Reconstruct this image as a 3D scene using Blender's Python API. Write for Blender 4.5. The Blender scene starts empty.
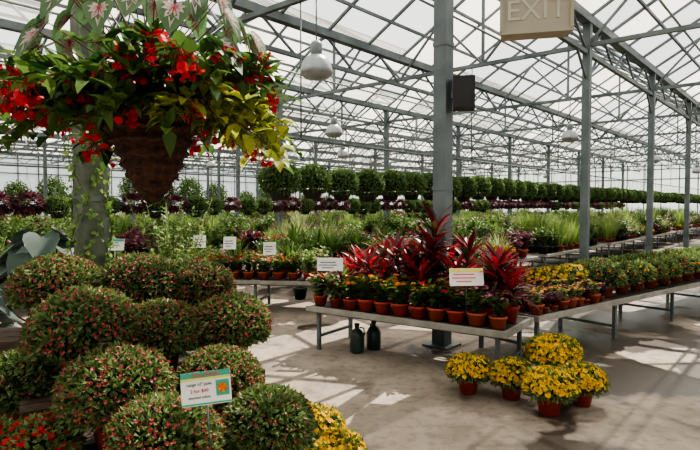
import bpy, math, random
from mathutils import Vector, Matrix, Quaternion
random.seed(11)
R = random
V = Vector
scene = bpy.context.scene
COL = scene.collection

# ------------------------------------------------------------------ materials
def lin(c):
    return tuple(((x/255.0)/12.92 if x/255.0 <= .04045 else (((x/255.0)+.055)/1.055)**2.4) for x in c) + (1.0,)

def newmat(name):
    m = bpy.data.materials.new(name); m.use_nodes = True
    nt = m.node_tree; nt.nodes.clear()
    out = nt.nodes.new('ShaderNodeOutputMaterial')
    return m, nt, out

def pmat(name, c1, c2=None, rough=.6, metal=0.0, scale=8.0, bump=0.0, detail=4, spec=.4):
    m, nt, out = newmat(name)
    b = nt.nodes.new('ShaderNodeBsdfPrincipled')
    b.inputs['Roughness'].default_value = rough
    b.inputs['Metallic'].default_value = metal
    b.inputs['Specular IOR Level'].default_value = spec
    c2 = c2 or tuple(max(0, x*0.82) for x in c1)
    tc = nt.nodes.new('ShaderNodeTexCoord')
    n = nt.nodes.new('ShaderNodeTexNoise'); n.inputs['Scale'].default_value = scale; n.inputs['Detail'].default_value = detail
    nt.links.new(tc.outputs['Object'], n.inputs['Vector'])
    r = nt.nodes.new('ShaderNodeValToRGB')
    r.color_ramp.elements[0].position = .35; r.color_ramp.elements[0].color = lin(c2)
    r.color_ramp.elements[1].position = .65; r.color_ramp.elements[1].color = lin(c1)
    nt.links.new(n.outputs['Fac'], r.inputs['Fac'])
    nt.links.new(r.outputs['Color'], b.inputs['Base Color'])
    if bump:
        bp = nt.nodes.new('ShaderNodeBump'); bp.inputs['Strength'].default_value = bump; bp.inputs['Distance'].default_value = .02
        nt.links.new(n.outputs['Fac'], bp.inputs['Height']); nt.links.new(bp.outputs['Normal'], b.inputs['Normal'])
    nt.links.new(b.outputs['BSDF'], out.inputs['Surface'])
    return m

def leafmat(name, c1, c2, trans=.35, rough=.45, c3=None):
    m, nt, out = newmat(name)
    g = nt.nodes.new('ShaderNodeNewGeometry')
    r = nt.nodes.new('ShaderNodeValToRGB')
    r.color_ramp.elements[0].position = 0; r.color_ramp.elements[0].color = lin(c1)
    r.color_ramp.elements[1].position = .8; r.color_ramp.elements[1].color = lin(c2)
    if c3:
        e = r.color_ramp.elements.new(1.0); e.color = lin(c3)
    nt.links.new(g.outputs['Random Per Island'], r.inputs['Fac'])
    oi = nt.nodes.new('ShaderNodeObjectInfo')
    hs = nt.nodes.new('ShaderNodeHueSaturation')
    mr = nt.nodes.new('ShaderNodeMapRange'); mr.inputs['To Min'].default_value = .75; mr.inputs['To Max'].default_value = 1.2
    nt.links.new(oi.outputs['Random'], mr.inputs['Value'])
    nt.links.new(mr.outputs['Result'], hs.inputs['Value'])
    nt.links.new(r.outputs['Color'], hs.inputs['Color'])
    b = nt.nodes.new('ShaderNodeBsdfPrincipled'); b.inputs['Roughness'].default_value = rough
    b.inputs['Specular IOR Level'].default_value = .35
    t = nt.nodes.new('ShaderNodeBsdfTranslucent')
    mx = nt.nodes.new('ShaderNodeMixShader'); mx.inputs[0].default_value = trans
    nt.links.new(hs.outputs['Color'], b.inputs['Base Color']); nt.links.new(hs.outputs['Color'], t.inputs['Color'])
    nt.links.new(b.outputs['BSDF'], mx.inputs[1]); nt.links.new(t.outputs['BSDF'], mx.inputs[2])
    nt.links.new(mx.outputs[0], out.inputs['Surface'])
    return m

def panelmat(name, col, clear, trans, clear2=None):
    """milky translucent sheet; each panel is either whitewashed (clear) or cleaner (clear2)"""
    m, nt, out = newmat(name)
    tc = nt.nodes.new('ShaderNodeTexCoord')
    n = nt.nodes.new('ShaderNodeTexNoise'); n.inputs['Scale'].default_value = .35; n.inputs['Detail'].default_value = 3
    nt.links.new(tc.outputs['Object'], n.inputs['Vector'])
    r = nt.nodes.new('ShaderNodeValToRGB')
    r.color_ramp.elements[0].position = .3; r.color_ramp.elements[0].color = lin(tuple(x*.88 for x in col))
    r.color_ramp.elements[1].position = .7; r.color_ramp.elements[1].color = lin(col)
    nt.links.new(n.outputs['Fac'], r.inputs['Fac'])
    d = nt.nodes.new('ShaderNodeBsdfDiffuse'); t = nt.nodes.new('ShaderNodeBsdfTranslucent')
    tr = nt.nodes.new('ShaderNodeBsdfTransparent')
    nt.links.new(r.outputs['Color'], d.inputs['Color']); nt.links.new(r.outputs['Color'], t.inputs['Color'])
    m1 = nt.nodes.new('ShaderNodeMixShader'); m1.inputs[0].default_value = trans
    nt.links.new(d.outputs[0], m1.inputs[1]); nt.links.new(t.outputs[0], m1.inputs[2])
    m2 = nt.nodes.new('ShaderNodeMixShader'); m2.inputs[0].default_value = clear
    if clear2 is not None:
        g = nt.nodes.new('ShaderNodeNewGeometry')
        cr = nt.nodes.new('ShaderNodeValToRGB'); cr.color_ramp.interpolation = 'CONSTANT'
        cr.color_ramp.elements[0].position = 0; cr.color_ramp.elements[0].color = (clear, clear, clear, 1)
        cr.color_ramp.elements[1].position = .42; cr.color_ramp.elements[1].color = (clear2, clear2, clear2, 1)
        nt.links.new(g.outputs['Random Per Island'], cr.inputs['Fac'])
        nt.links.new(cr.outputs['Color'], m2.inputs[0])
    nt.links.new(m1.outputs[0], m2.inputs[1]); nt.links.new(tr.outputs[0], m2.inputs[2])
    nt.links.new(m2.outputs[0], out.inputs['Surface'])
    return m

def floormat():
    m, nt, out = newmat('concrete_floor_mat')
    b = nt.nodes.new('ShaderNodeBsdfPrincipled')
    tc = nt.nodes.new('ShaderNodeTexCoord')
    n1 = nt.nodes.new('ShaderNodeTexNoise'); n1.inputs['Scale'].default_value = 1.6; n1.inputs['Detail'].default_value = 8
    n2 = nt.nodes.new('ShaderNodeTexNoise'); n2.inputs['Scale'].default_value = .9; n2.inputs['Detail'].default_value = 7; n2.inputs['Distortion'].default_value = .6
    n3 = nt.nodes.new('ShaderNodeTexNoise'); n3.inputs['Scale'].default_value = 60; n3.inputs['Detail'].default_value = 3
    n4 = nt.nodes.new('ShaderNodeTexNoise'); n4.inputs['Scale'].default_value = 9; n4.inputs['Detail'].default_value = 9; n4.inputs['Roughness'].default_value = .7
    for n in (n1, n2, n3, n4): nt.links.new(tc.outputs['Object'], n.inputs['Vector'])
    r1 = nt.nodes.new('ShaderNodeValToRGB')
    r1.color_ramp.elements[0].position = .3; r1.color_ramp.elements[0].color = lin((116, 104, 92))
    r1.color_ramp.elements[1].position = .7; r1.color_ramp.elements[1].color = lin((158, 144, 129))
    nt.links.new(n1.outputs['Fac'], r1.inputs['Fac'])
    r4 = nt.nodes.new('ShaderNodeValToRGB')
    r4.color_ramp.elements[0].position = .36; r4.color_ramp.elements[0].color = (.5, .46, .42, 1)
    r4.color_ramp.elements[1].position = .52; r4.color_ramp.elements[1].color = (1, 1, 1, 1)
    nt.links.new(n4.outputs['Fac'], r4.inputs['Fac'])
    mu = nt.nodes.new('ShaderNodeMix'); mu.data_type = 'RGBA'; mu.blend_type = 'MULTIPLY'; mu.inputs[0].default_value = .7
    nt.links.new(r1.outputs['Color'], mu.inputs[6]); nt.links.new(r4.outputs['Color'], mu.inputs[7])
    # damp areas get more frequent toward the east aisle where the benches are watered
    sx = nt.nodes.new('ShaderNodeSeparateXYZ'); nt.links.new(tc.outputs['Object'], sx.inputs[0])
    mrx = nt.nodes.new('ShaderNodeMapRange'); mrx.inputs['From Min'].default_value = .8; mrx.inputs['From Max'].default_value = 3.0
    mrx.inputs['To Min'].default_value = -.075; mrx.inputs['To Max'].default_value = .07
    nt.links.new(sx.outputs['X'], mrx.inputs['Value'])
    ad = nt.nodes.new('ShaderNodeMath'); ad.operation = 'ADD'
    nt.links.new(n2.outputs['Fac'], ad.inputs[0]); nt.links.new(mrx.outputs['Result'], ad.inputs[1])
    wet = nt.nodes.new('ShaderNodeValToRGB')
    wet.color_ramp.elements[0].position = .50; wet.color_ramp.elements[0].color = (0, 0, 0, 1)
    wet.color_ramp.elements[1].position = .55; wet.color_ramp.elements[1].color = (1, 1, 1, 1)
    nt.links.new(ad.outputs[0], wet.inputs['Fac'])
    mx = nt.nodes.new('ShaderNodeMix'); mx.data_type = 'RGBA'; mx.blend_type = 'MIX'
    nt.links.new(wet.outputs['Color'], mx.inputs[0])
    nt.links.new(mu.outputs[2], mx.inputs[6]); mx.inputs[7].default_value = lin((70, 61, 54))
    nt.links.new(mx.outputs[2], b.inputs['Base Color'])
    mr = nt.nodes.new('ShaderNodeMapRange'); mr.inputs['To Min'].default_value = .8; mr.inputs['To Max'].default_value = .3
    nt.links.new(wet.outputs['Color'], mr.inputs['Value']); nt.links.new(mr.outputs['Result'], b.inputs['Roughness'])
    bp = nt.nodes.new('ShaderNodeBump'); bp.inputs['Strength'].default_value = .3; bp.inputs['Distance'].default_value = .004
    nt.links.new(n3.outputs['Fac'], bp.inputs['Height']); nt.links.new(bp.outputs['Normal'], b.inputs['Normal'])
    nt.links.new(b.outputs['BSDF'], out.inputs['Surface'])
    return m

M = {}
M['steel'] = pmat('galvanised_steel', (108, 116, 117), (82, 90, 92), .5, .25, 2)
M['steel_l'] = pmat('light_steel', (150, 156, 156), (120, 128, 130), .45, .3, 3)
M['postgreen'] = pmat('weathered_post', (106, 112, 96), (74, 82, 70), .7, 0, 9)
M['roof'] = panelmat('roof_panel_mat', (247, 246, 238), .10, .75, .78)
M['wall'] = panelmat('wall_panel_mat', (214, 220, 214), .12, .5)
M['floor'] = floormat()
M['terra'] = pmat('terracotta_plastic', (170, 78, 48), (142, 60, 37), .55, 0, 6)
M['terrared'] = pmat('red_plastic_pot', (172, 60, 38), (146, 44, 29), .5, 0, 6)
M['blackpot'] = pmat('black_plastic', (34, 34, 34), (24, 24, 24), .5, 0, 6)
M['soil'] = pmat('potting_soil', (46, 34, 25), (26, 19, 14), .95, 0, 50, .5)
M['bench'] = pmat('bench_top', (160, 156, 148), (130, 127, 120), .6, .1, 5)
M['benchd'] = pmat('bench_mesh_dark', (76, 72, 66), (56, 53, 49), .7, .1, 5)
M['wood'] = pmat('weathered_wood', (84, 68, 54), (54, 42, 33), .8, 0, 14, .3)
M['coir'] = pmat('coir_basket', (84, 52, 36), (36, 22, 16), .95, 0, 38, 1.0, 6)
M['black'] = pmat('black_speaker', (38, 38, 40), (26, 26, 28), .5, 0, 20)
M['cream'] = pmat('cream_enamel', (160, 153, 138), (148, 140, 126), .5, 0, 2)
M['creamd'] = pmat('faded_letters', (184, 178, 164), (176, 170, 156), .6, 0, 2)
M['lampglass'] = pmat('lamp_reflector', (178, 182, 182), (150, 156, 158), .35, .2, 4)
M['white'] = pmat('white_card', (236, 236, 230), (224, 224, 218), .6, 0, 3)
M['pgreen'] = pmat('sign_green', (70, 170, 140), (60, 150, 126), .6, 0, 3)
M['pyellow'] = pmat('sign_yellow', (232, 222, 120), (222, 210, 104), .6, 0, 3)
M['ppink'] = pmat('sign_pink', (214, 84, 96), (200, 74, 88), .6, 0, 3)
M['pdark'] = pmat('sign_text', (90, 92, 100), (80, 82, 90), .6, 0, 3)
M['jug'] = pmat('jug_green', (48, 66, 62), (36, 50, 46), .3, 0, 4)
M['stem'] = leafmat('stem', (66, 82, 38), (96, 98, 54), .1)
M['redstem'] = leafmat('red_stem', (120, 50, 40), (92, 80, 42), .1)
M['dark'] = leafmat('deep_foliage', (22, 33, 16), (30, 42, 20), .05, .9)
M['mumleaf'] = leafmat('mum_leaf', (66, 88, 44), (114, 134, 78), .4, c3=(152, 160, 112))
M['mumbud'] = leafmat('mum_bud_red', (118, 36, 44), (164, 66, 64), .3, c3=(180, 120, 100))
M['mumyel'] = leafmat('mum_yellow', (212, 158, 4), (242, 200, 18), .3)
M['mumor'] = leafmat('flower_orange', (222, 90, 22), (238, 142, 28), .25)
M['pinkfl'] = leafmat('flower_pink', (160, 76, 112), (196, 122, 152), .25)
M['redfl'] = leafmat('flower_red', (172, 12, 30), (214, 36, 46), .4)
M['whitefl'] = leafmat('flower_white', (216, 216, 204), (230, 228, 216), .3)
M['ball'] = leafmat('hanging_leaf', (60, 84, 46), (112, 138, 80), .45)
M['green'] = leafmat('leaf_green', (52, 84, 34), (104, 132, 62), .42)
M['lightg'] = leafmat('leaf_light_green', (94, 124, 60), (148, 168, 96), .45)
M['grass'] = leafmat('grass_blade', (100, 124, 68), (172, 180, 124), .45)
M['lime'] = leafmat('leaf_lime', (124, 140, 42), (190, 194, 90), .55, c3=(124, 100, 42))
M['purple'] = leafmat('leaf_purple', (66, 34, 44), (112, 64, 74), .4)
M['cord'] = leafmat('cordyline_dark', (50, 24, 26), (94, 34, 38), .35, .3, c3=(68, 80, 42))
M['cordred'] = leafmat('cordyline_red', (116, 22, 32), (174, 42, 50), .45, .35)
M['begleaf'] = leafmat('begonia_leaf', (38, 66, 32), (88, 116, 56), .45, .3)
M['calg'] = leafmat('caladium_edge', (64, 96, 60), (96, 126, 84), .45)
M['calw'] = leafmat('caladium_centre', (196, 186, 178), (222, 206, 200), .5)
M['calr'] = leafmat('caladium_vein', (160, 44, 62), (180, 64, 78), .4)
M['eardark'] = leafmat('elephant_ear', (38, 50, 44), (60, 74, 66), .15, .6)
M['bark'] = pmat('tree_bark', (92, 76, 60), (60, 48, 38), .9, 0, 12, .4)

# ------------------------------------------------------------------ mesh builder
class MB:
    def __init__(s): s.v = []; s.f = []; s.m = []; s.mats = []; s.sm = []
    def mi(s, k):
        if k not in s.mats: s.mats.append(k)
        return s.mats.index(k)
    def add(s, vs, fs, k, smooth=False):
        o = len(s.v); s.v.extend([tuple(x) for x in vs]); i = s.mi(k)
        for f in fs:
            s.f.append(tuple(o+a for a in f)); s.m.append(i); s.sm.append(smooth)
    def box(s, c, sz, k, rot=None):
        c = V(c); hx, hy, hz = sz[0]/2, sz[1]/2, sz[2]/2
        vs = [V((x, y, z)) for x in (-hx, hx) for y in (-hy, hy) for z in (-hz, hz)]
        if rot is not None: vs = [rot @ p for p in vs]
        s.add([c+p for p in vs], [(0, 1, 3, 2), (4, 6, 7, 5), (0, 4, 5, 1), (2, 3, 7, 6), (0, 2, 6, 4), (1, 5, 7, 3)], k)
    def beam(s, p, q, w, h, k):
        p = V(p); q = V(q); d = (q-p).normalized()
        up = V((0, 0, 1)) if abs(d.z) < .95 else V((.652, .758, 0))
        a = d.cross(up).normalized(); b = a.cross(d).normalized()
        a *= w/2; b *= h/2
        s.add([p-a-b, p+a-b, p+a+b, p-a+b, q-a-b, q+a-b, q+a+b, q-a+b],
              [(0, 3, 2, 1), (4, 5, 6, 7), (0, 1, 5, 4), (1, 2, 6, 5), (2, 3, 7, 6), (3, 0, 4, 7)], k)
    def tube(s, pts, r, k, n=6, r2=None):
        pts = [V(p) for p in pts]; r2 = r if r2 is None else r2
        vs = []; fs = []
        for i, p in enumerate(pts):
            d = (pts[min(i+1, len(pts)-1)]-pts[max(i-1, 0)]).normalized()
            up = V((0, 0, 1)) if abs(d.z) < .9 else V((1, 0, 0))
            a = d.cross(up).normalized(); b = a.cross(d)
            rr = r+(r2-r)*i/max(1, len(pts)-1)
            for j in range(n):
                t = 2*math.pi*j/n; vs.append(p+a*math.cos(t)*rr+b*math.sin(t)*rr)
        for i in range(len(pts)-1):
            for j in range(n):
                fs.append((i*n+j, i*n+(j+1) % n, (i+1)*n+(j+1) % n, (i+1)*n+j))
        fs.append(tuple(range(n))[::-1]); fs.append(tuple((len(pts)-1)*n+j for j in range(n)))
        s.add(vs, fs, k, True)
    def lathe(s, prof, c, k, n=20, wob=0):
        c = V(c); vs = []; fs = []
        for (r, z) in prof:
            for j in range(n):
                t = 2*math.pi*j/n; rr = r*(1+R.uniform(-wob, wob))
                vs.append(c+V((rr*math.cos(t), rr*math.sin(t), z)))
        for i in range(len(prof)-1):
            for j in range(n):
                fs.append((i*n+j, i*n+(j+1) % n, (i+1)*n+(j+1) % n, (i+1)*n+j))
        s.add(vs, fs, k, True)
    def blade(s, base, d, L, w, droop, k, segs=5, fold=.25, wp=None):
        p = V(base); d = V(d).normalized(); vs = []; fs = []
        step = L/segs
        for i in range(segs+1):
            t = i/segs
            side = d.cross(V((0, 0, 1)))
            side = side.normalized() if side.length > 1e-4 else V((1, 0, 0))
            nrm = side.cross(d)
            ww = w*.5*(math.sin(math.pi*(.12+.88*t))**.8 if i < segs else .02)
            vs += [p-side*ww+nrm*ww*fold, p.copy(), p+side*ww+nrm*ww*fold]
            p = p+d*step
            d = (d+V((0, 0, -droop/segs))).normalized()
        for i in range(segs):
            a = i*3
            fs += [(a, a+1, a+4, a+3), (a+1, a+2, a+5, a+4)]
        s.add(vs, fs, k, True)
    def leaf(s, base, d, nrm, L, w, k, bend=.15):
        base = V(base); d = V(d).normalized(); side = d.cross(V(nrm))
        if side.length < 1e-4: side = d.cross(V((.3, .5, .8)))
        side.normalize(); n = side.cross(d)
        w *= .5
        c = n*(w*.35); b = -n*(L*bend)
        vs = [base, base+d*L*.35+side*w+c, base+d*L*.72+side*w*.62+c+b*.5, base+d*L+b, base+d*L*.72-side*w*.62+c+b*.5,
              base+d*L*.35-side*w+c, base+d*L*.35, base+d*L*.72+b*.4]
        s.add(vs, [(0, 1, 6), (6, 1, 2, 7), (7, 2, 3), (0, 6, 5), (6, 7, 4, 5), (7, 3, 4)], k, True)
    def leafs(s, base, d, nrm, L, w, k):
        base = V(base); d = V(d).normalized(); side = d.cross(V(nrm))
        if side.length < 1e-4: side = V((1, 0, 0))
        side.normalize(); n = side.cross(d); w *= .5
        s.add([base, base+d*L*.45+side*w+n*w*.4, base+d*L, base+d*L*.45-side*w+n*w*.4], [(0, 1, 2), (0, 2, 3)], k)
    def flower(s, c, n, r, k, npet=7, cup=.35, kc=None):
        c = V(c); n = V(n).normalized()
        a = n.cross(V((.31, .52, .79))).normalized(); b = n.cross(a)
        o = R.random()*6
        for i in range(npet):
            t = o+2*math.pi*i/npet; d = a*math.cos(t)+b*math.sin(t); sd = n.cross(d)
            hw = r*math.pi/npet*.85
            s.add([c, c+d*r*.65+sd*hw+n*r*cup*.5, c+d*r+n*r*cup, c+d*r*.65-sd*hw+n*r*cup*.5], [(0, 1, 2, 3)], k)
        if kc:
            s.add([c+n*r*.15+(a*math.cos(t)+b*math.sin(t))*r*.25 for t in (0, 1.26, 2.5, 3.77, 5.0)], [(0, 1, 2, 3, 4)], kc)
    def poly(s, pts2, base, d, nrm, sc, k, cup=.2, off=0):
        base = V(base); d = V(d).normalized(); side = d.cross(V(nrm)).normalized(); n = side.cross(d)
        vs = [base+d*(sc*.45)+n*off] + [base+side*(x*sc)+d*(y*sc)+n*(abs(x)*cup*sc - y*y*.25*sc*cup*2+off) for x, y in pts2]
        N = len(pts2)
        s.add(vs, [(0, i+1, (i+1) % N+1) for i in range(N)], k, True)
    def mesh(s, name):
        me = bpy.data.meshes.new(name); me.from_pydata(s.v, [], s.f)
        for k in s.mats: me.materials.append(M[k])
        me.polygons.foreach_set('material_index', s.m)
        me.polygons.foreach_set('use_smooth', s.sm)
        me.update()
        return me

def obj(name, me, loc=(0, 0, 0), rz=0, sc=1, parent=None):
    if isinstance(me, MB): me = me.mesh(name)
    o = bpy.data.objects.new(name, me); COL.objects.link(o)
    o.location = loc; o.rotation_euler = (0, 0, rz)
    o.scale = (sc, sc, sc) if not hasattr(sc, '__len__') else sc
    if parent: o.parent = parent
    return o
def empty(name, loc=(0, 0, 0), rz=0):
    e = bpy.data.objects.new(name, None); COL.objects.link(e); e.location = loc; e.rotation_euler = (0, 0, rz); e.empty_display_size = .1
    return e

def rdir(zmin=-1.0):
    z = R.uniform(zmin, 1); t = R.uniform(0, 2*math.pi); r = math.sqrt(max(0, 1-z*z))
    return V((r*math.cos(t), r*math.sin(t), z))

# ------------------------------------------------------------------ plants (origin at pot bottom)
def pot(mb, r, h, k='terra'):
    mb.lathe([(r*.02, .002), (r*.72, .002), (r*.95, h*.82), (r*1.0, h*.82), (r*1.04, h*.84), (r*1.04, h), (r*.95, h), (r*.92, h*.9)], (0, 0, 0), k, 20)
    mb.lathe([(r*.93, h*.9), (.001, h*.93)], (0, 0, 0), 'soil', 20)

def dome(mb, c, r, sq, nl, nf, kl, kf, ll=.06, lw=.026, fr=.014, zmin=-.4, npet=5, ftop=-.1, core=.86, lumpy=1.0):
    c = V(c)
    n = 16
    vs = []; fs = []
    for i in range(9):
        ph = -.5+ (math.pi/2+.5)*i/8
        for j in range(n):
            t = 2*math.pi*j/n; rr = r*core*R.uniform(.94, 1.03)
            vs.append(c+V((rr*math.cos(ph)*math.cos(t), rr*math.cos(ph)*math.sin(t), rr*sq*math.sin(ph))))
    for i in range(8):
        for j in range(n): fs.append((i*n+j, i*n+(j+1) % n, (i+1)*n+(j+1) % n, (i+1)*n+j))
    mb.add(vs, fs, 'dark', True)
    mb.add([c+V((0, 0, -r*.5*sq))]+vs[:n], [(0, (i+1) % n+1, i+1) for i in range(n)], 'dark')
    lump = [(rdir(-.2), R.uniform(-.06, .08)*lumpy) for _ in range(16)]
    def rad(d):
        q = 1.0
        for l, a in lump:
            q += a*max(0, d.dot(l)-.6)*2.0
        return q*r
    for i in range(nl):
        d = rdir(zmin); rr = rad(d)*R.uniform(.84, 1.0)
        p = c+V((d.x*rr, d.y*rr, d.z*rr*sq))
        dd = (d*R.uniform(.6, 1.2)+rdir()*.75)
        mb.leafs(p, dd, d+rdir()*.4, ll*R.uniform(.7, 1.2), lw*R.uniform(.8, 1.2), kl)
    for i in range(nf):
        d = rdir(ftop); rr = rad(d)*R.uniform(1.02, 1.1)
        p = c+V((d.x*rr, d.y*rr, d.z*rr*sq))
        mb.flower(p, d+rdir()*.4, fr*R.uniform(.7, 1.25), kf, npet, .5)

def mum(name, r, sq, nl, nf, kf='mumbud', kl='mumleaf', pr=.13, ph=.2, pk='terra', fr=.014, npet=5, ll=.055, ftop=-.15, zmin=-.45):
    mb = MB(); pot(mb, pr, ph, pk)
    for i in range(10):
        t = i*.63; mb.tube([(0, 0, ph*.9), (.4*r*math.cos(t), .4*r*math.sin(t), ph+r*sq*.45)], .005, 'stem', 4)
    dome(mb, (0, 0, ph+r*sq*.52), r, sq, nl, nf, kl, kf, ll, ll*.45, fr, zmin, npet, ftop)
    return mb.mesh(name)

def bush(name, r, h, nl, L, w, kl, nf=0, kf='redfl', fr=.02, pr=.09, ph=.12, pk='terra', stems=10, npet=6):
    mb = MB(); pot(mb, pr, ph, pk)
    for i in range(stems):
        t = 2*math.pi*i/stems+R.uniform(-.3, .3); rr = r*R.uniform(.2, .95); hh = h*R.uniform(.6, 1.0)*(1-.25*rr/r)
        top = V((rr*math.cos(t), rr*math.sin(t), ph+hh))
        mid = V((rr*.35*math.cos(t), rr*.35*math.sin(t), ph+hh*.55))
        mb.tube([(0, 0, ph*.9), mid, top], .004, 'stem', 4, .002)
        m = max(3, int(nl/stems))
        for j in range(m):
            u = (j+1)/m
            p = V((0, 0, ph*.9)).lerp(mid, u*2) if u < .5 else mid.lerp(top, (u-.5)*2)
            d = rdir(-.15); d.z = d.z*.6+.1
            mb.leaf(p, d, (0, 0, 1), L*R.uniform(.7, 1.15), w*R.uniform(.8, 1.1), kl)
        for j in range(max(0, round(nf/stems))):
            p = top+V((R.uniform(-.05, .05), R.uniform(-.05, .05), R.uniform(0, .04)))
            mb.flower(p, (R.uniform(-.5, .5), R.uniform(-.5, .5), 1), fr*R.uniform(.8, 1.2), kf, npet)
    return mb.mesh(name)

def grass(name, h, n, w, k, droop=1.2, spread=.5, pr=.1, ph=.14, pk='terra', segs=5):
    mb = MB(); pot(mb, pr, ph, pk)
    for i in range(n):
        t = R.uniform(0, 6.283); s = R.uniform(0.05, spread)
        mb.blade((.04*math.cos(t), .04*math.sin(t), ph*.9), (math.cos(t)*s, math.sin(t)*s, 1), h*R.uniform(.7, 1.1), w, droop*R.uniform(.6, 1.2), k, segs)
    return mb.mesh(name)

def cordyline(name, h, kd, kr, heads=3, L=.42, w=.06, pr=.11, ph=.16, frac=.4):
    mb = MB(); pot(mb, pr, ph, 'terrared')
    for q in range(heads):
        t0 = q*2.1+.4; off = .06 if heads > 1 else 0
        hh = h*(1-.22*q)
        bx, by = off*math.cos(t0), off*math.sin(t0)
        top = V((bx*2.2, by*2.2, ph+hh-L*.75))
        mb.tube([(bx, by, ph*.9), (bx*1.5, by*1.5, (ph+top.z)/2), top], .012, 'purple', 6, .008)
        N = 34
        for i in range(N):
            u = i/N
            z = top.z - (1-u)*max(.05, (top.z-ph)*.85)
            t = i*2.4; el = .35+1.5*u*u
            base = V((bx*(1+u*1.2), by*(1+u*1.2), z))
            mb.blade(base, (math.cos(t), math.sin(t), el), L*R.uniform(.8, 1.1)*(1-.25*abs(u-.5)), w*R.uniform(.85, 1.15), 1.3-u*.7,
                     kr if R.random() < frac*(.5+u) else kd, 5, .35)
    return mb.mesh(name)

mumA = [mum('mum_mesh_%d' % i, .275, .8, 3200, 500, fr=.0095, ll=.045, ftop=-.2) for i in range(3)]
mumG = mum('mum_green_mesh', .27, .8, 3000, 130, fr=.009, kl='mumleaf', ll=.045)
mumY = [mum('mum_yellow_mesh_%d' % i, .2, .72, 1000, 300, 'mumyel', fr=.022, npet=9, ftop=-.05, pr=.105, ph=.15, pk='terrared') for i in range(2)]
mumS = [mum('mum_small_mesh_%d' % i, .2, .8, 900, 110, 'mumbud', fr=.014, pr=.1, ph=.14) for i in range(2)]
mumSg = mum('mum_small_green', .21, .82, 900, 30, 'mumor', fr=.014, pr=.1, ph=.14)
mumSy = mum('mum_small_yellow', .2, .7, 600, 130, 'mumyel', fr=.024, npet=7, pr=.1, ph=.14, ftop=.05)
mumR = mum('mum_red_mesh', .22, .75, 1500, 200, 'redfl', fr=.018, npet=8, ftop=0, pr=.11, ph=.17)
bRed = bush('red_flower_bush', .19, .28, 150, .09, .05, 'green', 24, 'redfl', .024)
bPink = bush('pink_flower_bush', .18, .26, 150, .07, .035, 'green', 34, 'pinkfl', .018)
bWhite = bush('white_flower_bush', .2, .3, 160, .08, .04, 'green', 30, 'whitefl', .02)
bOr = bush('orange_flower_bush', .18, .27, 150, .1, .048, 'green', 14, 'mumor', .034, pk='terrared', npet=9)
bYe = bush('yellow_flower_bush', .17, .24, 150, .085, .04, 'green', 12, 'mumyel', .028, pk='terrared', npet=8)
bGr = bush('green_bush', .26, .5, 300, .1, .045, 'green', 0, stems=18, pr=.12, ph=.18, pk='blackpot')
bLg = bush('light_bush', .24, .38, 260, .08, .04, 'lightg', 0, stems=16)
bPu = bush('purple_bush', .22, .36, 200, .1, .07, 'purple', 0, stems=14)
bPale = bush('succulent_pot', .1, .13, 80, .06, .034, 'lightg', 6, 'mumor', .018, pr=.075, ph=.1, stems=8, pk='terra')
gA = grass('fountain_grass', .75, 110, .012, 'grass', 1.5, .55)
gB = grass('tall_grass', .95, 90, .016, 'lightg', 1.2, .4)
gF = grass('arching_fern', .5, 70, .045, 'green', 1.9, 1.1)
gS = grass('spike_plant', .55, 44, .03, 'green', .8, .9)
gSr = grass('red_spike_plant', .55, 40, .035, 'cordred', .7, .7)
cT = cordyline('cordyline_tall', 1.12, 'cord', 'cordred', 3, .44, .075, .12, .18, .22)
cM = cordyline('cordyline_mid', .76, 'cord', 'cordred', 2, .38, .055, .1, .15, .25)
cG = cordyline('cordyline_green', .6, 'green', 'cord', 2, .36, .055, .1, .15, .3)
cR = cordyline('cordyline_red', .56, 'cord', 'cordred', 2, .34, .045, .09, .14, .7)

mb = MB()
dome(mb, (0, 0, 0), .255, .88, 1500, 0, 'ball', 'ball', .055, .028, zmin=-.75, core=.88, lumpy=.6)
mb.lathe([(.001, -.27), (.11, -.26), (.15, -.15), (.16, -.13)], (0, 0, 0), 'blackpot', 14)
for q in range(3):
    t = q*2.094; mb.tube([(.15*math.cos(t), .15*math.sin(t), -.13), (.02*math.cos(t), .02*math.sin(t), .5)], .003, 'steel', 4)
mb.tube([(0, 0, .48), (0, 0, .6)], .005, 'steel', 4)
hangBall = mb.mesh('hanging_ball_mesh')
mb = MB()
mb.lathe([(.001, -.14), (.1, -.14), (.13, -.02), (.135, 0)], (0, 0, 0), 'blackpot', 14)
for i in range(460):
    d = rdir(-.75); mb.leaf(V((d.x*.2, d.y*.2, .03+d.z*.14)), d+V((0, 0, -.2)), (0, 0, 1), R.uniform(.08, .15), .06, 'purple')
for q in range(3):
    t = q*2.094; mb.tube([(.13*math.cos(t), .13*math.sin(t), -.0), (.02*math.cos(t), .02*math.sin(t), .5)], .003, 'steel', 4)
mb.tube([(0, 0, .48), (0, 0, .7)], .005, 'steel', 4)
hangPur = mb.mesh('hanging_purple_mesh')

# ------------------------------------------------------------------ greenhouse frame
A = V((.652, .758, 0)); B = V((-.758, .652, 0)); O = V((1.11, 6.6, 0))
def W(s, t, z=0): return O + A*s + B*t + V((0, 0, z))
ANG = math.atan2(A.y, A.x)
S0, S1 = -15.6, 46.8
T0, T1 = -12.99, 38.97
SP = 4.33; BAY = 5.2; H = 5.2; RIDGE = 6.5
mb = MB(); mb.box(W((S0+S1)/2, (T0+T1)/2, -.05), (S1-S0+1, T1-T0+1, .1), 'floor', Matrix.Rotation(ANG, 3, 'Z'))
obj('floor', mb)

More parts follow.
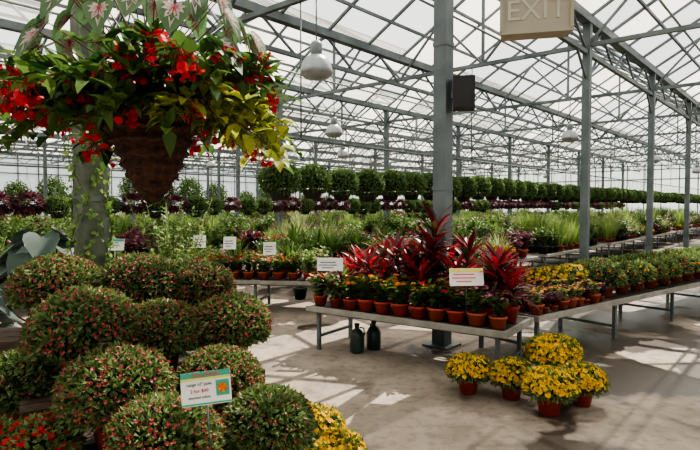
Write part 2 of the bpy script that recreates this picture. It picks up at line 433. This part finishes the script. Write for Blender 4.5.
rows = [T0+SP*i for i in range(13)]
mb = MB()
for i in range(12):
    t = rows[i]
    s = S0
    while s < S1-.1:
        e = s+BAY/4-.02
        mb.add([W(s, t+.06, H+.08), W(e, t+.06, H+.08), W(e, t+SP/2, RIDGE), W(s, t+SP/2, RIDGE)], [(0, 1, 2, 3)], 'roof')
        mb.add([W(s, t+SP-.06, H+.08), W(e, t+SP-.06, H+.08), W(e, t+SP/2, RIDGE), W(s, t+SP/2, RIDGE)], [(0, 1, 2, 3)], 'roof')
        s += BAY/4
obj('ceiling', mb)
mb = MB()
for i, t in enumerate(rows):
    mb.beam(W(S0, t, H), W(S1, t, H), .18, .16, 'steel')
    if i < 12:
        mb.beam(W(S0, t+SP/2, RIDGE-.03), W(S1, t+SP/2, RIDGE-.03), .08, .08, 'steel')
        for fr in (.33, .67):
            z = H+(RIDGE-H)*fr-.03
            mb.beam(W(S0, t+SP/2*fr, z), W(S1, t+SP/2*fr, z), .05, .06, 'steel')
            mb.beam(W(S0, t+SP-SP/2*fr, z), W(S1, t+SP-SP/2*fr, z), .05, .06, 'steel')
        s = S0
        while s <= S1+.01:
            mb.beam(W(s, t, H+.03), W(s, t+SP/2, RIDGE-.02), .05, .06, 'steel')
            mb.beam(W(s, t+SP, H+.03), W(s, t+SP/2, RIDGE-.02), .05, .06, 'steel')
            s += BAY/4
obj('roof_frame', mb)
mb = MB()
for t in rows:
    mb.beam(W(S0, t, H-.62), W(S1, t, H-.62), .08, .08, 'steel')
    s = S0; up = True
    while s < S1-.1:
        z1, z2 = (H-.62, H-.06) if up else (H-.06, H-.62)
        mb.beam(W(s, t, z1), W(s+BAY/6, t, z2), .04, .04, 'steel')
        s += BAY/6; up = not up
obj('lattice_girders', mb)
mb = MB()
nb = int(round((S1-S0)/BAY))
for j in range(nb+1):
    s = S0+j*BAY
    mb.beam(W(s, T0, 4.72), W(s, T1, 4.72), .08, .08, 'steel')
    for i in range(12):
        t = rows[i]
        mb.beam(W(s, t+SP/2, 4.72), W(s, t+SP/2, RIDGE), .055, .055, 'steel')
        mb.beam(W(s, t+SP/2, 4.72), W(s, t+SP/4, (H+RIDGE)/2), .045, .045, 'steel')
        mb.beam(W(s, t+SP/2, 4.72), W(s, t+SP*.75, (H+RIDGE)/2), .045, .045, 'steel')
        mb.beam(W(s, t, 4.72), W(s, t+SP/4, (H+RIDGE)/2), .045, .045, 'steel')
        mb.beam(W(s, t+SP, 4.72), W(s, t+SP*.75, (H+RIDGE)/2), .045, .045, 'steel')
obj('roof_trusses', mb)
pm = MB(); pm.box((0, 0, H/2-.035), (.14, .14, H-.07), 'steel'); pm.box((0, 0, .012), (.28, .28, .024), 'steel')
pm.beam((.07, 0, 4.1), (.6, 0, 4.58), .04, .04, 'steel'); pm.beam((-.07, 0, 4.1), (-.6, 0, 4.58), .04, .04, 'steel')
postm = pm.mesh('steel_post_mesh')
pm = MB(); pm.box((0, 0, H/2-.035), (.17, .17, H-.07), 'steel'); pm.box((0, 0, .012), (.34, .34, .024), 'steel')
for z in (.6, 1.9, 3.6): pm.box((0, 0, z), (.185, .185, .05), 'steel')
pm.tube([(.11, -.03, .02), (.11, -.03, 4.6)], .018, 'steel_l', 8)
postbig = pm.mesh('main_post_mesh')
for t in [0, 8.66, 17.32, 25.98, 34.64, -8.66]:
    for j in range(1, nb):
        s = S0+j*BAY
        if t == 0 and abs(s) < .1: obj('steel_post', postbig, W(0, 0, 0), ANG); continue
        p = W(s, t)
        if p.y < 2: continue
        obj('steel_post', postm, p, ANG)
mb = MB()
for t in (-2.1, -1.52, 1.2, 6.0, 10.0): mb.tube([W(S0, t, 4.785), W(S1, t, 4.785)], .022, 'steel_l', 6)
obj('ceiling_conduits', mb)
def wall(name, p, q):
    mb = MB(); d = (q-p); L = d.length; d.normalize()
    mb.add([p+V((0, 0, .0)), q+V((0, 0, .0)), q+V((0, 0, RIDGE)), p+V((0, 0, RIDGE))], [(0, 1, 2, 3)], 'wall')
    n = int(L/1.3)
    for i in range(n+1): mb.beam(p+d*(L*i/n), p+d*(L*i/n)+V((0, 0, H)), .07, .07, 'steel')
    for z in (.9, 2.4, 3.9): mb.beam(p+V((0, 0, z)), q+V((0, 0, z)), .07, .07, 'steel')
    mb.beam(p+V((0, 0, .2)), q+V((0, 0, .2)), .15, .4, 'bench')
    obj(name, mb)
wall('wall_far', W(S1+.1, T0), W(S1+.1, T1))
wall('wall_left', W(S0, T1+.1), W(S1, T1+.1))
wall('wall_right', W(S0, T0-.1), W(S1, T0-.1))
wall('wall_back', W(S0-.1, T0), W(S0-.1, T1))

# left nearby post with climbing vine
e = empty('vine_covered_post', (-2.1, 4.45, 0), ANG)
mb = MB(); mb.box((0, 0, 2.57), (.19, .19, 5.14), 'postgreen'); mb.box((0, 0, .012), (.32, .32, .024), 'steel')
for z in (.9, 1.75, 2.6): mb.box((0, 0, z), (.205, .205, .04), 'steel')
obj('column', mb, parent=e)
mb = MB()
for q in range(10):
    t = q*.63; pts = []
    for i in range(28):
        z = .05+i*.1; a = t+i*.28*(1 if q % 2 else -1)
        pts.append((.145*math.cos(a)*(1+.1*math.sin(i)), .145*math.sin(a), z))
    mb.tube(pts, .004, 'stem', 4, .002)
    for i, p in enumerate(pts):
        for z in range(4 if i < 22 else 2):
            p_ = V(p)+V((0, 0, R.uniform(-.05, .05))); d = V((p_.x, p_.y, 0)).normalized()*.5+rdir()*.8
            if R.random() < .75: mb.leaf(p_, d, V((p_.x, p_.y, .05)), R.uniform(.035, .06), .04, 'green' if R.random() < .65 else 'lightg')
obj('climbing_vine', mb, parent=e)

# ------------------------------------------------------------------ lamps
mb = MB()
mb.lathe([(.001, .0), (.05, .0), (.08, .02), (.09, .16), (.06, .2), (.001, .21)], (0, 0, .12), 'steel_l', 20)
mb.lathe([(.08, .13), (.14, .1), (.2, .03), (.23, -.08), (.235, -.14), (.225, -.14), (.19, .03), (.08, .12)], (0, 0, 0), 'lampglass', 24)
mb.lathe([(.228, -.14), (.17, -.2), (.001, -.23)], (0, 0, 0), 'lampglass', 24)
mb.tube([(0, 0, .32), (0, 0, .95)], .012, 'steel', 6)
lampm = mb.mesh('pendant_lamp_mesh')
for t in (2.1, 10.76, 19.4):
    for s in (0, 10.4, 20.8, 31.2):
        obj('pendant_lamp', lampm, W(s, t, 3.72))
obj('pendant_lamp', lampm, W(5.2, 6.5, 3.72))

# ------------------------------------------------------------------ exit sign, speaker
e = empty('exit_sign', (1.13, 3.4, 2.86), math.radians(-14))
mb = MB(); mb.box((0, 0, 0), (.40, .16, .25), 'cream')
for x, z, w, h in ((0, .125, .42, .02), (0, -.125, .42, .02), (.2, 0, .02, .25), (-.2, 0, .02, .25)): mb.box((x, -.08, z), (w, .03, h), 'cream')
mb.box((0, 0, .14), (.16, .1, .03), 'cream')
o = obj('housing', mb, parent=e)
mb = MB(); mb.tube([(-.1, 0, .13), (-.1, 0, 1.93)], .008, 'steel', 6); mb.tube([(.1, 0, .13), (.1, 0, 1.93)], .008, 'steel', 6)
obj('hanger_rods', mb, parent=e)
def text(txt, size, mk, parent, loc, rot, name):
    c = bpy.data.curves.new(name, 'FONT'); c.body = txt; c.size = size; c.extrude = .0015; c.align_x = 'CENTER'; c.align_y = 'CENTER'
    c.materials.append(M[mk]); o = bpy.data.objects.new(name, c); COL.objects.link(o); o.parent = parent; o.location = loc; o.rotation_euler = rot
    return o
text('EXIT', .17, 'creamd', e, (0, -.083, 0), (math.pi/2, 0, 0), 'letters')

e = empty('loudspeaker', (1.33, 6.47, 3.0), -.2)
mb = MB(); mb.box((0, 0, 0), (.25, .2, .38), 'black'); mb.box((0, -.105, 0), (.22, .015, .35), 'blackpot'); mb.box((-.12, .06, 0), (.06, .06, .1), 'steel')
obj('cabinet', mb, parent=e)

# ------------------------------------------------------------------ signs
def sign(loc, w, h, rz, tilt=-.2, stake=.4, header='pyellow', tline='pdark', name='price_sign'):
    e = empty(name, loc, rz)
    mb = MB(); rot = Matrix.Rotation(tilt, 3, 'X')
    def pl(x, z, ww, hh, k, y):
        mb.box(rot @ V((x, y, z)), (ww, .003, hh), k, rot)
    pl(0, 0, w, h, 'white', 0)
    pl(0, h*.38, w*.98, h*.2, header, -.003)
    for q, (ww) in enumerate((.6, .7, .45)):
        pl(-w*.08, h*(.15-.2*q), w*ww, h*.06, tline, -.003)
    mb.tube([(0, .008, -h*.4), (0, .008, -stake)], .004, 'steel', 5)
    obj('card', mb, parent=e)
    return e

e = empty('mum_price_sign', (-.63, 2.38, .90)); e.rotation_euler = (math.radians(-14), math.radians(-5), math.radians(8))
e.scale = (.95, .95, .95)
mb = MB(); mb.box((0, 0, 0), (.225, .004, .15), 'white'); mb.box((0, -.003, .062), (.225, .003, .026), 'pgreen'); mb.box((0, -.003, .043), (.225, .003, .010), 'pyellow')
mb.box((.075, -.003, -.005), (.06, .003, .07), 'pgreen'); mb.box((0, -.003, -.068), (.225, .003, .008), 'pgreen')
mb.flower((.075, -.006, -.005), (0, -1, 0), .024, 'mumor', 9)
mb.tube([(0, .006, -.07), (0, .006, -.26)], .004, 'steel', 5)
obj('card', mb, parent=e)
text('FALL MUMS', .024, 'ppink', e, (0, -.006, .060), (math.pi/2, 0, 0), 'heading')
text('Large 12" pots', .019, 'pdark', e, (-.03, -.004, .02), (math.pi/2, 0, 0), 'line_1')
text('2 for $30', .022, 'ppink', e, (-.03, -.004, -.01), (math.pi/2, 0, 0), 'line_2')
text('assorted colors', .016, 'pdark', e, (-.03, -.004, -.038), (math.pi/2, 0, 0), 'line_3')

# ------------------------------------------------------------------ benches
def bench(loc, rz, L, D, h=.52, name='display_bench'):
    mb = MB()
    mb.box((L/2, D/2, h-.02), (L-.04, D-.04, .02), 'benchd')
    for y in (.02, D-.02): mb.box((L/2, y, h-.03), (L, .04, .06), 'bench')
    for x in (.02, L-.02): mb.box((x, D/2, h-.03), (.04, D-.08, .06), 'bench')
    n = max(2, int(round(L/1.6))+1)
    for i in range(n):
        x = .12+(L-.24)*i/(n-1)
        for y in (.1, D-.1): mb.box((x, y, (h-.05)/2), (.04, .04, h-.05), 'steel')
        mb.box((x, D/2, .16), (.03, D-.2, .03), 'steel')
        mb.box((x, D/2, h-.06), (.04, D-.1, .04), 'steel')
    for y in (.1, D-.1): mb.box((L/2, y, h-.075), (L-.2, .03, .03), 'steel')
    return obj(name, mb, loc, rz)

def local(loc, rz):
    c, s = math.cos(rz), math.sin(rz)
    return lambda x, y, z=0: V((loc[0]+c*x-s*y, loc[1]+s*x+c*y, z))

TOP = .522
a1 = math.atan2(-.57, .82)
FT = (-.52, 6.42, 0); L1 = 2.4
bench(FT, a1, L1, .85)
f = local(FT, a1)
def place(name, me, p, sc=1.0):
    return obj(name, me, p, R.uniform(0, 6.28), sc)
for i in range(11):
    x = .12+i*.215
    me, nm = [(bOr, 'potted_orange_zinnia'), (cG, 'potted_cordyline'), (bOr, 'potted_orange_zinnia'), (bYe, 'potted_yellow_marigold'), (bOr, 'potted_orange_zinnia'), (bOr, 'potted_orange_zinnia'),
              (bYe, 'potted_yellow_marigold'), (bRed, 'potted_red_begonia'), (bOr, 'potted_orange_zinnia'), (bPink, 'potted_pink_aster'), (bPink, 'potted_pink_aster')][i]
    place(nm, me, f(x, .13, TOP), R.uniform(.95, 1.15) if me is not cG else .7)
for i in range(8):
    x = .2+i*.27
    me, nm = R.choice([(cM, 'potted_cordyline'), (bOr, 'potted_orange_zinnia'), (cG, 'potted_cordyline'), (bPu, 'potted_coleus')])
    place(nm, me, f(x, .4, TOP), R.uniform(.8, 1.0))
place('potted_cordyline', cT, f(1.25, .64, TOP), 1.0)
place('potted_cordyline', cR, f(.18, .66, TOP), 1.05)
place('potted_cordyline', cM, f(.55, .66, TOP), 1.0)
place('potted_cordyline', cM, f(.9, .68, TOP), 1.05)
place('potted_cordyline', cM, f(1.6, .66, TOP), 1.1)
place('potted_cordyline', cG, f(1.95, .62, TOP), .9)
place('potted_cordyline', cR, f(2.25, .5, TOP), 1.15)
sign(f(.32, .05, 1.02), .3, .15, -.1, stake=.36, header='white')
sign(f(1.98, .05, 1.0), .34, .17, .1, stake=.36, header='pyellow', tline='ppink')

a2 = math.atan2(.61, .79)
RT = (1.99, 5.76, 0)
bench(RT, a2, 7.0, .95)
f = local(RT, a2)
for i in range(9):
    for y in (.1, .3, .5):
        me, nm = (bPale, 'potted_succulent') if R.random() < .7 else (bPu, 'potted_coleus')
        place(nm, me, f(.1+i*.17, y, TOP), R.uniform(.9, 1.2) if me is bPale else .5)
place('potted_cordyline', cR, f(.15, .78, TOP), 1.1)
place('potted_spike_plant', gSr, f(.55, .75, TOP), .9)
x = 1.0
while x < 6.8:
    me, nm = (mumSy, 'potted_yellow_chrysanthemum') if x < 2.0 else R.choice([(mumSg, 'potted_chrysanthemum'), (mumSg, 'potted_chrysanthemum'), (mumS[0], 'potted_chrysanthemum')])
    place(nm, me, f(x, .74, TOP), 1.0); x += .42
x = 1.85
while x < 6.8:
    me, nm = R.choice([(mumSg, 'potted_chrysanthemum'), (mumS[1], 'potted_chrysanthemum'), (mumSg, 'potted_chrysanthemum')])
    place(nm, me, f(x, .24, TOP), 1.0); x += .42
place('potted_spider_grass', gB, f(6.7, .5, TOP), 1.0)

for (x, y, sc, k) in ((1.07, 4.92, .92, 0), (1.42, 4.78, .92, 1), (1.62, 4.42, 1.0, 0), (1.97, 4.62, .92, 1), (1.93, 5.2, 1.2, 0)):
    place('potted_yellow_chrysanthemum', mumY[k], (x, y, .0), sc)
mb = MB(); mb.lathe([(.001, 0), (.075, .0), (.085, .02), (.085, .2), (.06, .25), (.025, .28), (.025, .31), (.03, .31), (.03, .335), (.001, .335)], (0, 0, 0), 'jug', 20)
mb.tube([(.03, 0, .29), (.08, 0, .28), (.085, 0, .2)], .01, 'jug', 6)
jm = mb.mesh('jug_mesh')
obj('plastic_jug', jm, (.08, 6.3, 0)); obj('plastic_jug', jm, (.28, 6.45, 0), 2)

a3 = math.atan2(-.35, 2.45)
MT = (-2.75, 8.75, 0)
bench(MT, a3, 2.5, .95)
f = local(MT, a3)
for i in range(10):
    place(*(R.choice([('potted_red_begonia', bRed), ('potted_red_begonia', bRed), ('potted_green_plant', bLg)])), f(.14+i*.245, .15, TOP), 1.0)
    place(*(R.choice([('potted_fern', gF), ('potted_green_plant', bLg), ('potted_red_begonia', bRed), ('potted_white_impatiens', bWhite)])), f(.14+i*.245, .45, TOP), .9)
    if i % 2 == 0: place(*(R.choice([('potted_fern', gF), ('potted_green_plant', bLg), ('potted_grass', gS)])), f(.2+i*.245, .78, TOP), 1.0)
for x, z in ((.35, 1.12), (.85, 1.1), (1.5, 1.02)): sign(f(x, .05, z), .2, .2, 0, stake=.48, header='white')

LT = (-5.2, 6.9, 0)
bench(LT, -.25, 2.4, 1.1)
f = local(LT, -.25)
for i in range(8):
    for j in range(3):
        place(*(R.choice([('potted_fern', gF), ('potted_green_plant', bGr), ('potted_green_plant', bGr), ('potted_coleus', bPu), ('potted_white_impatiens', bWhite)])), f(.2+i*.28, .2+j*.34, TOP), R.uniform(.8, 1.2))
sign((-2.62, 6.1, 1.26), .22, .13, 0, stake=1.24, header='pgreen')

# --- elephant ears
heart = [(0, 0), (.12, -.14), (.26, -.16), (.38, -.02), (.4, .2), (.3, .5), (.14, .8), (0, 1.0), (-.14, .8), (-.3, .5), (-.4, .2), (-.38, -.02), (-.26, -.16), (-.12, -.14)]
mb = MB(); pot(mb, .2, .3, 'blackpot')
for i in range(28):
    t = i*2.399; rr = .10+.36*(i/28); hh = 1.36-.8*(i/28)
    top = V((rr*math.cos(t), rr*math.sin(t), .3+hh*.85))
    mb.tube([(0, 0, .26), (rr*.3*math.cos(t), rr*.3*math.sin(t), .3+hh*.5), top], .012, 'stem', 6, .007)
    mb.poly(heart, top, (math.cos(t), math.sin(t), -.7), (math.cos(t)*.5, math.sin(t)*.5, 1), R.uniform(.28, .38), 'eardark', .25)
ear = mb.mesh('elephant_ear_mesh')
obj('elephant_ear_plant', ear, (-2.86, 5.1, 0), .4); obj('elephant_ear_plant', ear, (-2.95, 4.1, 0), 1.2, .85)
mb = MB(); pot(mb, .17, .28, 'blackpot')
for i in range(26):
    t = R.uniform(0, 6.28); rr = R.uniform(.05, .42); hh = R.uniform(.7, 1.5)
    P = [V((0, 0, .26)), V((rr*.4*math.cos(t), rr*.4*math.sin(t), .3+hh*.6)), V((rr*math.cos(t), rr*math.sin(t), .3+hh))]
    mb.tube(P, .006, 'stem', 5, .003)
    for j in range(22):
        u = .25+.75*j/22
        p = P[0].lerp(P[1], u*2) if u < .5 else P[1].lerp(P[2], u*2-1)
        d = rdir(-.3); mb.leaf(p, d, (0, 0, 1), R.uniform(.05, .09), .035, 'green' if R.random() < .6 else 'lightg')
shrub = mb.mesh('tall_shrub_mesh')
for p, r_, s_ in (((-1.66, 5.1, 0), 0, 1.0), ((-3.75, 5.6, 0), 2.3, .9), ((-2.0, 6.6, 0), 4, 1.0)):
    obj('tall_shrub', shrub, p, r_, s_)
mb = MB(); pot(mb, .35, .5, 'blackpot')
mb.tube([(0, 0, .45), (.05, .02, 1.2), (0, .05, 2.0)], .06, 'bark', 8, .03)
for i in range(16):
    d = rdir(.0); mb.tube([(0, .04, 1.4+.04*i), V((0, .05, 1.9))+d*.75], .02, 'bark', 5, .006)
for i in range(1500):
    d = rdir(-.8); c = V((0, 0, 2.2))+V((d.x*.85, d.y*.85, d.z*.9))*R.uniform(.5, 1.05)
    mb.leafs(c, rdir(), rdir(), R.uniform(.12, .22), .08, 'green')
tree = mb.mesh('ficus_tree_mesh')
for i in range(15):
    obj('ficus_tree', tree, W(-1+i*2.7+R.uniform(-.4, .4), 36.6), R.uniform(0, 6), R.uniform(.85, 1.3))

# ------------------------------------------------------------------ tiered mum display
th = math.radians(33)
def tier(cx, cy, L, D, h, rz=th, name='tiered_shelf'):
    mb = MB()
    nb_ = 3
    for i in range(nb_):
        y = -D/2+D*(i+.5)/nb_
        mb.box((0, y, h-.018), (L, D/nb_-.012, .036), 'wood')
    for x in (-L/2+.06, 0, L/2-.06):
        for y in (-D/2+.05, D/2-.05): mb.box((x, y, (h-.036)/2), (.07, .07, h-.036), 'wood')
        mb.box((x, 0, h-.06), (.05, D-.05, .05), 'wood')
    mb.box((0, -D/2+.02, h-.075), (L, .03, .08), 'wood')
    return obj(name, mb, (cx, cy, 0), rz)
tA, tB, tC, tD = .80, .68, .47, .36
tier(-1.72, 3.92, 1.75, .46, tA, math.radians(10))
tier(-1.17, 3.17, 1.30, .38, tB)
tier(-.98, 2.83, .95, .34, tC)
tier(-.62, 2.56, .9, .34, tD)
mumspots = [(-2.06, 3.84, tA, 1.0, 0), (-1.50, 3.9, tA, .98, 1), (-1.12, 4.02, tA, .9, 2),
            (-1.47, 3.02, tB, 1.0, 1), (-1.12, 3.25, tB, .83, 0), (-.74, 3.42, tB, .84, 2),
            (-1.17, 2.72, tC, .93, 2), (-.72, 3.0, tC, .82, 0),
            (-.83, 2.43, tD, .86, 1)]
for x, y, z, sc, k in mumspots:
    obj('potted_chrysanthemum', mumA[k], (x, y, z+.001), R.uniform(0, 6), sc)
obj('potted_chrysanthemum', mumG, (-.40, 2.71, tD+.001), 1, .8)
tier(-1.88, 3.08, .6, .46, .42, math.radians(10))
obj('potted_chrysanthemum', mumG, (-1.83, 3.06, .421), 2, .86)
tier(-1.62, 2.52, .56, .4, .34, math.radians(10))
for x, y, z, sc in ((-1.74, 2.5, .341, .85), (-1.46, 2.56, .341, .8)):
    place('potted_red_chrysanthemum', mumR, (x, y, z), sc)
for x, y, sc in ((-.26, 3.55, 1.0), (-.10, 3.22, .9), (-.46, 3.8, .95)):
    place('potted_yellow_chrysanthemum', mumY[0], (x, y, 0), sc)

# ------------------------------------------------------------------ foreground hanging basket
e = empty('hanging_basket', (-.76, 2.12, 2.03))
mb = MB()
prof = []
def conr(u): return .175*min(1, (.03+u)**.62*1.0)
for i in range(37):
    u = i/36
    prof.append((max(.004, conr(u)*(1+.07*math.sin(u*46))), -.32+.32*u))
mb.lathe(prof, (0, 0, 0), 'coir', 30, .03)
mb.lathe([(.178, -.01), (.188, 0), (.188, .012), (.17, .012), (.001, .02)], (0, 0, 0), 'coir', 30)
for i in range(500):
    u = R.random(); t = R.uniform(0, 6.28); r = conr(u)
    p = V((r*math.cos(t), r*math.sin(t), -.32+.32*u)); d = V((math.cos(t)*.5+R.uniform(-.8, .8), math.sin(t)*.5+R.uniform(-.8, .8), R.uniform(-.8, .2)))
    mb.leafs(p, d, rdir(), R.uniform(.015, .04), .004, 'coir')
obj('coir_cone', mb, parent=e)
mb = MB()
for q in range(3):
    t = q*2.094; mb.tube([(.18*math.cos(t), .18*math.sin(t), 0), (0, 0, .75)], .003, 'steel', 4)
mb.tube([(0, 0, .73), (0, 0, 2.74)], .004, 'steel', 4)
obj('hanger', mb, parent=e)
mb = MB()
def redcluster(p, sc=1.0):
    for q in range(R.randint(8, 14)):
        c = p+V((R.gauss(0, .024), R.gauss(0, .024), R.uniform(-.07, .02)))*sc
        mb.tube([p+V((0, 0, .02)), c], .0012, 'redfl', 3)
        dn = V((R.uniform(-.7, .7), R.uniform(-.7, .7), R.uniform(-1, .1)))
        mb.flower(c, dn, R.uniform(.010, .017)*sc, 'redfl', 4, R.uniform(.2, .9))
for i in range(140):
    t = R.uniform(0, 6.283); el = R.uniform(-.15, .8); L = R.uniform(.3, .62)*(1-.35*max(0, el))
    front = math.sin(t) < -.55
    if front and el < .25: L *= .62
    p = V((math.cos(t)*.07, math.sin(t)*.07, .02)); d = V((math.cos(t)*math.cos(el), math.sin(t)*math.cos(el), math.sin(el)+.3)).normalized()
    pts = [p.copy()]
    for q in range(7):
        p = p+d*L/7; d = (d+V((0, 0, -.18))).normalized(); pts.append(p.copy())
    right = (math.cos(t) > .45 and el < .3 and R.random() < .75)
    mb.tube(pts, .004, 'redstem' if not right else 'stem', 4, .002)
    for q in range(2, 8):
        for z in range(3):
            d2 = rdir(-.5); d2 = (d2+V((math.cos(t), math.sin(t), -.4))*.5)
            if right:
                mb.leaf(pts[q], d2, (0, 0, 1), R.uniform(.05, .085), .045, 'lime', .3)
            else:
                mb.leaf(pts[q], d2, (0, 0, 1), R.uniform(.06, .11), R.uniform(.035, .05), 'begleaf', .25)
    if not right or R.random() < .3:
        if R.random() < .42: redcluster(pts[-1], R.uniform(.9, 1.35))
        if R.random() < .10: redcluster(pts[-3]+V((0, 0, -.03)), R.uniform(.8, 1.2))
for i in range(8):
    t = R.uniform(-.9, .5); p = V((.2+.1*math.cos(t), .2*math.sin(t), .05)); pts = [p.copy()]; d = V((.7, R.uniform(-.4, .4), .1)).normalized()
    for q in range(8):
        p = p+d*.042; d = (d+V((0, 0, -.35))).normalized(); pts.append(p.copy())
    mb.tube(pts, .0025, 'stem', 4)
    for q in range(1, 9):
        mb.leaf(pts[q], rdir(-.6), (0, 0, 1), R.uniform(.045, .075), .045, 'lime', .3)
obj('begonia_foliage', mb, parent=e)
# caladium crown: big heart leaves arching outward all round
mb = MB()
NC = 44
for i in range(NC):
    u = i/NC
    t = i*2.399; rr = .12+.31*math.sqrt(u); hh = .56-.36*u+R.uniform(-.03, .03)
    top = V((rr*math.cos(t), rr*math.sin(t), hh))
    mb.tube([(0, 0, .0), (rr*.4*math.cos(t), rr*.4*math.sin(t), hh*.6), top], .004, 'redstem', 5, .002)
    d = V((math.cos(t)*.6, math.sin(t)*.6, -.9))+rdir()*.3; nn = V((math.cos(t), math.sin(t), .55))+rdir()*.2; s_ = R.uniform(.115, .165)
    mb.poly(heart, top, d, nn, s_, 'calg', .25)
    dd = d.normalized(); side = dd.cross(nn).normalized(); n_ = side.cross(dd)
    def patch(pts, k, of):
        for o2 in (of, -of):
            mb.add([top+side*(a*s_)+dd*(b*s_)+n_*(abs(a)*.25*s_-b*b*.125*s_+o2) for a, b in pts], [tuple(range(len(pts)))], k)
    for (x, y) in ((.0, .85), (.17, .6), (-.17, .6), (.27, .33), (-.27, .33), (.3, .1), (-.3, .1), (.18, -.08), (-.18, -.08)):
        v = V((x, y-.1, 0)); v.normalize(); px = (-v.y*.065, v.x*.065)
        mx_, my_ = x*.55, .1+(y-.1)*.55
        patch([(0, .1), (mx_+px[0], my_+px[1]), (x*.93, .1+(y-.1)*.93), (mx_-px[0], my_-px[1])], 'calw', .003)
        px = (-v.y*.016, v.x*.016)
        patch([(px[0], .1+px[1]), (x*.9, .1+(y-.1)*.9), (-px[0], .1-px[1])], 'calr', .005)
obj('caladium_foliage', mb, parent=e)

# ------------------------------------------------------------------ row of hanging plants
e = empty('hanging_plant_row', (0, 0, 0))
mb = MB()
mb.tube([W(-1.2, 2.42, 2.67), W(38, 2.42, 2.67)], .02, 'steel', 6)
for s in range(0, 8): mb.tube([W(s*BAY, 2.42, 2.67), W(s*BAY, 2.42, 4.72)], .012, 'steel', 5)
obj('rail', mb, parent=e)
for i in range(60):
    obj('hanging_plant', hangBall, W(-.42+i*.66, 2.42, 2.07+R.uniform(-.03, .03)), R.uniform(0, 6), R.uniform(.98, 1.1), parent=e)
e = empty('hanging_basket_row', (0, 0, 0))
mb = MB(); mb.tube([W(-3.5, 7.4, 2.4), W(38, 7.4, 2.4)], .02, 'steel', 6)
for s in range(0, 8): mb.tube([W(s*BAY, 7.4, 2.4), W(s*BAY, 7.4, 4.72)], .012, 'steel', 5)
obj('rail', mb, parent=e)
for i in range(80):
    obj('hanging_coleus', hangPur if R.random() < .6 else hangBall, W(-3+i*.5, 7.4, 1.68), R.uniform(0, 6), R.uniform(.8, 1.05), parent=e)

# ------------------------------------------------------------------ background benches
species = [('ornamental_grass', gA, .42, .9), ('tall_grass', gB, .45, .85), ('ferns', gF, .42, 1), ('leafy_shrubs', bGr, .42, 1),
           ('light_green_perennials', bLg, .42, 1), ('coleus', bPu, .4, 1.2), ('chrysanthemums', mumS[0], .45, 1), ('chrysanthemums', mumSg, .45, 1.05),
           ('white_impatiens', bWhite, .42, 1), ('pink_asters', bPink, .42, 1.1), ('red_begonias', bRed, .42, 1.2), ('yellow_chrysanthemums', mumSy, .45, .9),
           ('spike_plants', gS, .42, 1), ('ferns', gF, .42, 1.2), ('leafy_shrubs', bGr, .4, 1.2), ('coleus', bPu, .42, 1.3), ('leafy_shrubs', bGr, .4, .8)]
for t in (2.2, 4.4, 6.5, 10.86, 13.06, 15.2, 19.5, 21.7, 23.9, 28.2, 31.0, -2.2, -4.4):
    s = -3.2
    while s < 42:
        c = W(s+2.35, t)
        ok = c.y > 8.5 and abs(c.x) < .72*c.y+2.5
        if t in (2.2, 4.4) and s < 1.9: ok = False
        if t < 0 and s < 9: ok = False
        if ok:
            o_ = W(s, t-.72)
            bench(o_, ANG, 4.7, 1.44)
            f = local(o_, ANG)
            half = [R.choice(species) for _ in range(4)]
            far = c.y > 24
            es = [empty('potted_'+h[0]) for h in half]
            st = .40 if not far else .6
            nx = int(4.4/st); ny = 4 if not far else 2
            for i in range(nx):
                qi = min(3, i*4//nx)
                for j in range(ny):
                    h = half[qi] if R.random() < .7 else R.choice(species)
                    obj('plant', h[1], f(.22+i*st+R.uniform(-.03, .03), .2+j*(1.04/(ny-1)), TOP), R.uniform(0, 6), h[3]*R.uniform(.7, 1.2)*(1.2 if far else 1), parent=es[qi])
        s += BAY
for p in ((-.9, 9.9, 0), (2.2, 9.6, 0)):
    obj('tall_shrub', shrub, p, R.uniform(0, 6), .75)

# ------------------------------------------------------------------ light, world, camera
sun = bpy.data.lights.new('sun', 'SUN'); sun.energy = 19.0; sun.angle = math.radians(.35); sun.color = (1.0, .92, .79)
so = bpy.data.objects.new('sun', sun); COL.objects.link(so)
so.rotation_euler = V((-.30, -.55, -.80)).to_track_quat('-Z', 'Y').to_euler(); so.location = (0, 0, 12)
w = bpy.data.worlds.new('World'); scene.world = w; w.use_nodes = True
bg = w.node_tree.nodes['Background']; bg.inputs['Color'].default_value = (.94, .96, .98, 1); bg.inputs['Strength'].default_value = 2.3
cam = bpy.data.cameras.new('camera'); co = bpy.data.objects.new('camera', cam); COL.objects.link(co)
cam.sensor_width = 36; cam.lens = 36*550/700.0; cam.clip_end = 300
co.location = (0, 0, 1.7); co.rotation_euler = (math.radians(90-2.08), 0, 0)
scene.camera = co
scene.view_settings.view_transform = 'AgX'
try: scene.view_settings.look = 'AgX - Medium High Contrast'
except Exception: pass
scene.view_settings.exposure = -.55
